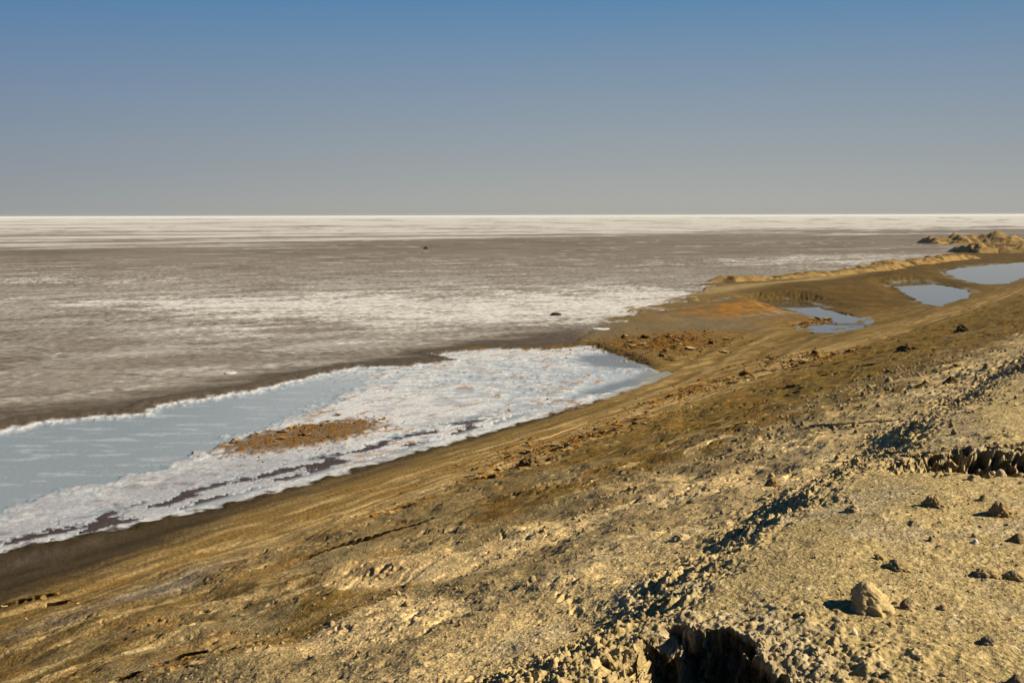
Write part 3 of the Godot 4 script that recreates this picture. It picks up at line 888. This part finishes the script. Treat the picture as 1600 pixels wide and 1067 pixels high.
	rock("salt_slab", "small white salt slab on the grey flat above the far shore", "salt", -7.14, 24.98, Vector3(0.28, 0.03, 0.4), 64, Vector2.ZERO, 4.0, 0.3, white)

	# stones and clods one can pick out
	rock("boulder", "large pointed sandy rock on the crest throwing a long dark shadow", "rock", 1.54, 4.07, Vector3(0.205, 0.150, 0.19), 12, Vector2(-0.040, 0.0), 1.05, 0.36, Vector3(0.44, 0.325, 0.15))
	rock("rock", "low brown two-humped clod on the crest below the trench", "clod", 2.43, 5.57, Vector3(0.125, 0.075, 0.12), 13, Vector2(-0.015, 0), 1.4, 0.6)
	rock("rock", "upright brown clod near the right edge, just below the trench", "clod", 2.72, 5.38, Vector3(0.125, 0.110, 0.11), 14, Vector2(-0.012, 0), 1.5, 0.5, Vector3(0.31, 0.21, 0.09))
	rock("rock", "little pointed clod behind the upright brown one", "clod", 2.75, 5.66, Vector3(0.06, 0.048, 0.06), 15, Vector2(0.01, 0), 1.2, 0.4)
	rock("rock", "small dark stone just right of the large pointed rock", "stone", 1.67, 4.07, Vector3(0.052, 0.050, 0.05), 16, Vector2(0.008, 0), 1.5, 0.6, Vector3(0.16, 0.12, 0.07))
	rock("rock", "low wide sandy hump behind the large pointed rock", "clod", 1.85, 4.55, Vector3(0.135, 0.046, 0.12), 17, Vector2(-0.02, 0), 1.3, 0.4)
	rock("rock", "small clod up left of the low wide hump", "clod", 1.80, 4.69, Vector3(0.065, 0.038, 0.06), 18, Vector2(-0.01, 0), 1.4, 0.5)
	rock("rock", "left one of two touching flat clods near the right edge", "clod", 2.21, 4.44, Vector3(0.13, 0.045, 0.11), 19, Vector2(-0.02, 0), 1.5, 0.5)
	rock("rock", "right one of two touching flat clods near the right edge", "clod", 2.32, 4.41, Vector3(0.11, 0.042, 0.10), 20, Vector2(-0.01, 0), 1.5, 0.5)
	rock("rock", "dark pointed clod at the right edge halfway down the crest", "clod", 2.58, 4.94, Vector3(0.075, 0.054, 0.07), 21, Vector2(0.015, 0), 1.2, 0.5, Vector3(0.20, 0.14, 0.07))
	rock("rock", "dark pointed clod alone on the pale slope left of the broken edge", "clod", 2.09, 7.82, Vector3(0.13, 0.080, 0.12), 22, Vector2(0.01, 0), 1.2, 0.5, Vector3(0.23, 0.15, 0.06))
	rock("rock", "pale pointed clod beside the broken edge with a thin shadow", "clod", 1.96, 5.58, Vector3(0.088, 0.048, 0.08), 23, Vector2(0.012, 0), 1.2, 0.5, Vector3(0.36, 0.27, 0.14))
	rock("rock", "grey knobbly stone low on the crest, right of the large rock's foot", "stone", 1.85, 3.71, Vector3(0.062, 0.038, 0.06), 24, Vector2(0.012, 0), 1.6, 0.6, Vector3(0.22, 0.17, 0.10))
	rock("rock", "dark stone in the bottom right corner", "stone", 1.80, 3.37, Vector3(0.078, 0.050, 0.07), 25, Vector2.ZERO, 1.6, 0.5, Vector3(0.19, 0.14, 0.08))
	rock("rock", "flat pale hump on the slope left of the broken edge", "clod", 1.12, 6.36, Vector3(0.125, 0.048, 0.11), 26, Vector2.ZERO, 1.8, 0.4, Vector3(0.50, 0.37, 0.18))
	rock("rock", "big dark lump on the lower slope among broken mud plates", "lump", 0.25, 13.62, Vector3(0.34, 0.19, 0.3), 27, Vector2(0.02, 0), 1.7, 0.7, Vector3(0.15, 0.095, 0.035))
	rock("rock", "tiny half-white pebble on the crest near the right edge", "pebble", 2.36, 4.91, Vector3(0.030, 0.026, 0.03), 28, Vector2.ZERO, 2.0, 0.4, Vector3(0.62, 0.56, 0.44))
	rock("rock", "dark clump high on the slope below the second pool", "lump", 8.87, 22.17, Vector3(0.46, 0.20, 0.40), 29, Vector2(0.04, 0), 1.5, 0.8, Vector3(0.11, 0.07, 0.025))
	rock("rock", "dark lump far along the slope near the right edge", "lump", 11.77, 25.81, Vector3(0.34, 0.20, 0.30), 30, Vector2(-0.03, 0), 1.6, 0.8, Vector3(0.10, 0.065, 0.025))
	rock("rock", "upper of two small dark stubs above the broken edge", "lump", 6.87, 15.29, Vector3(0.17, 0.12, 0.14), 31, Vector2(0.02, 0), 1.5, 0.7, Vector3(0.12, 0.08, 0.03))
	rock("rock", "lower of two small dark stubs above the broken edge", "lump", 5.94, 13.33, Vector3(0.16, 0.10, 0.12), 32, Vector2(0.02, 0), 1.5, 0.7, Vector3(0.12, 0.08, 0.03))
	rock("rock", "tiny white pebble below the foot of the large rock", "pebble", 1.38, 3.84, Vector3(0.026, 0.016, 0.02), 33, Vector2.ZERO, 2.0, 0.3, Vector3(0.62, 0.55, 0.42))
	rock("rock", "rounded pale stone on the front rim of the trench", "stone", 3.12, 6.21, Vector3(0.070, 0.060, 0.06), 34, Vector2.ZERO, 2.2, 0.3, Vector3(0.42, 0.32, 0.18))
	rock("rock", "block of crust standing at the end of the broken edge", "clod", 2.46, 6.94, Vector3(0.075, 0.085, 0.07), 35, Vector2(-0.01, 0), 2.4, 0.6)

	# loose clods, each its own; one shape of each kind is copied
	var clods := []
	for k in 6:
		clods.append(stone_mesh(70 + k, Vector3(1.0, rng.randf_range(0.5, 0.8), 0.9), Vector2(rng.randf_range(-0.1, 0.1), 0), rng.randf_range(1.2, 2.0), 0.6, 14, 8, Vector3(0.31, 0.225, 0.11) * rng.randf_range(0.75, 1.15)))
	var laid := 0
	while laid < 210:
		var t := 3.2 + 13.0 * pow(rng.randf(), 1.5)
		var s := rng.randf_range(-4.8, -0.6) if rng.randf() < 0.75 else rng.randf_range(-2.8, -1.9)
		var x := 0.6 * t + 0.8 * s
		var d := 0.8 * t - 0.6 * s
		if absf(x / d) > 0.52 or d < 3.2 or pit_at(x, d) > 0.02 or trench_at(x, d) > 0.02 or n_soft.get_noise_2d(x * 0.9, d * 0.9 + 300.0) < rng.randf_range(-0.4, 0.3):
			continue
		var o := mesh_node("clod", clods[laid % 6], rock_mat)
		var size := d * rng.randf_range(0.0030, 0.0062) * (1.5 if rng.randf() < 0.15 else 1.0)
		place(o, x, d, 0.0, rng.randf() * TAU)
		o.scale = Vector3.ONE * size
		var where := "on the open slope left of the broken edge"
		if s > -1.9:
			where = "on the flat crest around the large pointed rock" if t < 5.2 else "on the flat crest between large rock and trench" if t < 6.6 else "on the crest beyond the trench"
		elif s > -2.9:
			where = "along the broken edge beside the dark hole" if t < 5.0 else "along the middle of the broken edge" if t < 8.0 else "along the far end of the broken edge"
		elif t > 9.5:
			where = "high on the slope toward the right edge"
		elif s < -4.0:
			where = "low on the sandy slope near the picture's bottom"
		tag(o, "small sandy clod lying loose " + where, "clod", "loose clods " + where)
		laid += 1

	# curled plates of dried mud, part of the bank they lie on
	var shapes := []
	for k in 8:
		shapes.append(plate_mesh(130 + k, [OCHRE * 1.05, BROWN * 1.0, OCHRE * 0.9, SAND * 0.62][k % 4]))
	# where (t, s), how far they spread, how many, size, on what
	var fields := [[13.8, -9.0, 2.2, 0.75, 62, 0.20, 0], [19.8, -9.9, 2.2, 0.45, 34, 0.26, 0], [25.5, -9.4, 2.2, 1.2, 30, 0.34, 0], [10.9, -8.2, 0.8, 0.45, 22, 0.16, 0], [8.6, -8.3, 0.5, 0.3, 8, 0.14, 0], [4.7, -9.4, 0.6, 0.35, 8, 0.12, 0], [3.5, -5.2, 0.3, 0.25, 6, 0.10, 0], [27.0, -14.4, 2.6, 1.5, 62, 0.30, 2], [23.6, -13.6, 0.8, 0.8, 8, 0.24, 1], [12.2, -13.75, 1.5, 0.7, 46, 0.17, 1], [16.5, -12.0, 2.2, 0.30, 12, 0.12, 1], [37.6, -13.0, 2.0, 0.5, 14, 0.40, 2]]
	for c in fields:
		for k in c[4]:
			var t: float = c[0] + c[2] * rng.randfn() * 0.6
			var s: float = c[1] + c[3] * rng.randfn() * 0.6
			var x := 0.6 * t + 0.8 * s
			var d := 0.8 * t - 0.6 * s
			var o := MeshInstance3D.new()
			o.mesh = shapes[k % 8]
			o.material_override = rock_mat
			o.name = "mud_plate"
			parts[c[6]].add_child(o, true)
			var size: float = 0.8 * c[5] * (0.35 + 1.25 * pow(rng.randf(), 2.0))
			o.position = Vector3(x, ground(x, d) + size * 0.17, -d)
			o.rotation = Vector3(rng.randfn() * 0.28, rng.randf() * TAU, 0.10 + rng.randfn() * 0.26)
			o.scale = Vector3(size, size * 0.7, size) * 0.5

	var flake := MultiMesh.new()
	flake.transform_format = MultiMesh.TRANSFORM_3D
	flake.use_colors = true
	flake.mesh = plate_mesh(171, OCHRE)
	var laid_out := []
	for c in fields:
		for k in c[4] * (34 if c[6] == 2 else 20):
			var t: float = c[0] + c[2] * rng.randfn() * 0.62
			var s: float = c[1] + c[3] * rng.randfn() * 0.62
			var x := 0.6 * t + 0.8 * s
			var d := 0.8 * t - 0.6 * s
			if n_soft.get_noise_2d(x * 1.3, d * 1.3 + 900.0) < rng.randf_range(-0.5, 0.2):
				continue
			var size: float = c[5] * rng.randf_range(0.08, 0.30)
			laid_out.append(Transform3D(Basis.from_euler(Vector3(rng.randfn() * 0.35, rng.randf() * TAU, rng.randfn() * 0.35)).scaled(Vector3.ONE * size * 0.6), Vector3(x, ground(x, d) + size * 0.08, -d)))
	flake.instance_count = laid_out.size()
	for k in laid_out.size():
		flake.set_instance_transform(k, laid_out[k])
		flake.set_instance_color(k, Color(1, 1, 1) * rng.randf_range(0.55, 1.2))
	var flakes := MultiMeshInstance3D.new()
	flakes.multimesh = flake
	flakes.material_override = rock_mat
	flakes.name = "mud_flakes"
	flakes.set_meta("kind", "stuff")
	tag(flakes, "small orange-brown flakes of broken dried mud along the bank", "mud flakes")
	add_child(flakes)

	# gravel
	var mm := MultiMesh.new()
	mm.transform_format = MultiMesh.TRANSFORM_3D
	mm.mesh = stone_mesh(99, Vector3(1.0, 0.6, 0.8), Vector2(0.1, 0.0), 2.2, 1.1, 7, 4, Vector3(0.36, 0.265, 0.13), true)
	var spots := []
	while spots.size() < 7500:
		var t := 2.8 + 16.0 * pow(rng.randf(), 1.7)
		var s := rng.randf_range(-5.5, -0.4) if rng.randf() < 0.7 else -2.36 + 0.25 * rng.randfn()
		var x := 0.6 * t + 0.8 * s
		var d := 0.8 * t - 0.6 * s
		if d < 3.0 or absf(x / d) > 0.6 or pit_at(x, d) > 0.04 or trench_at(x, d) > 0.04 or n_soft.get_noise_2d(x * 1.7, d * 1.7 + 500.0) < rng.randf_range(-0.5, 0.35):
			continue
		var size := d * (0.0008 + 0.0036 * pow(rng.randf(), 3.0))
		spots.append(Transform3D(Basis(Vector3.UP, rng.randf() * TAU).scaled(Vector3.ONE * size), Vector3(x, ground(x, d), -d)))
	for r in stood:
		for k in 26:
			var way := rng.randf() * TAU
			var out: float = r[2] * (0.5 + 0.55 * absf(rng.randfn()))
			var x: float = r[0] + cos(way) * out
			var d: float = r[1] + sin(way) * out
			if pit_at(x, d) > 0.04 or trench_at(x, d) > 0.04:
				continue
			spots.append(Transform3D(Basis(Vector3.UP, rng.randf() * TAU).scaled(Vector3.ONE * r[2] * rng.randf_range(0.03, 0.13)), Vector3(x, ground(x, d) - 0.001, -d)))
	var shades := []
	shades.resize(spots.size())
	shades.fill(1.0)
	while spots.size() < 11200:
		var t := 3.0 + 11.0 * pow(rng.randf(), 1.3)
		var s := -2.36 + (0.17 if t < 8.0 else 0.30) * rng.randfn()
		var x := 0.6 * t + 0.8 * s
		var d := 0.8 * t - 0.6 * s
		var pick := rng.randf()
		if pick < 0.22:                                   # on the far wall of the trench
			x = rng.randf_range(2.3, 4.0)
			d = 6.65 - 0.16 * (x - 3.2) + rng.randf_range(-0.1, 0.5)
		elif pick < 0.38:                                 # about the hole
			x = 0.62 + 0.45 * rng.randfn()
			d = 3.62 + 0.28 * rng.randfn()
		if d < 2.9 or absf(x / d) > 0.6 or pit_at(x, d) > 0.04 or trench_at(x, d) > 0.04:
			continue
		var size := (0.006 + 0.032 * pow(rng.randf(), 4.0)) * (1.0 if d < 7.0 else 1.4)
		spots.append(Transform3D(Basis.from_euler(Vector3(rng.randfn() * 0.4, rng.randf() * TAU, rng.randfn() * 0.4)).scaled(Vector3.ONE * size), Vector3(x, ground(x, d) - size * 0.05, -d)))
		shades.append(rng.randf_range(0.75, 1.25))
	mm.use_colors = true
	mm.instance_count = spots.size()
	for k in spots.size():
		mm.set_instance_transform(k, spots[k])
		mm.set_instance_color(k, Color(shades[k], shades[k], shades[k]))
	var gravel := MultiMeshInstance3D.new()
	gravel.multimesh = mm
	gravel.material_override = rock_mat
	gravel.name = "gravel"
	gravel.set_meta("kind", "stuff")
	tag(gravel, "fine sandy gravel and crumbs scattered over crest and slope", "gravel")
	add_child(gravel)
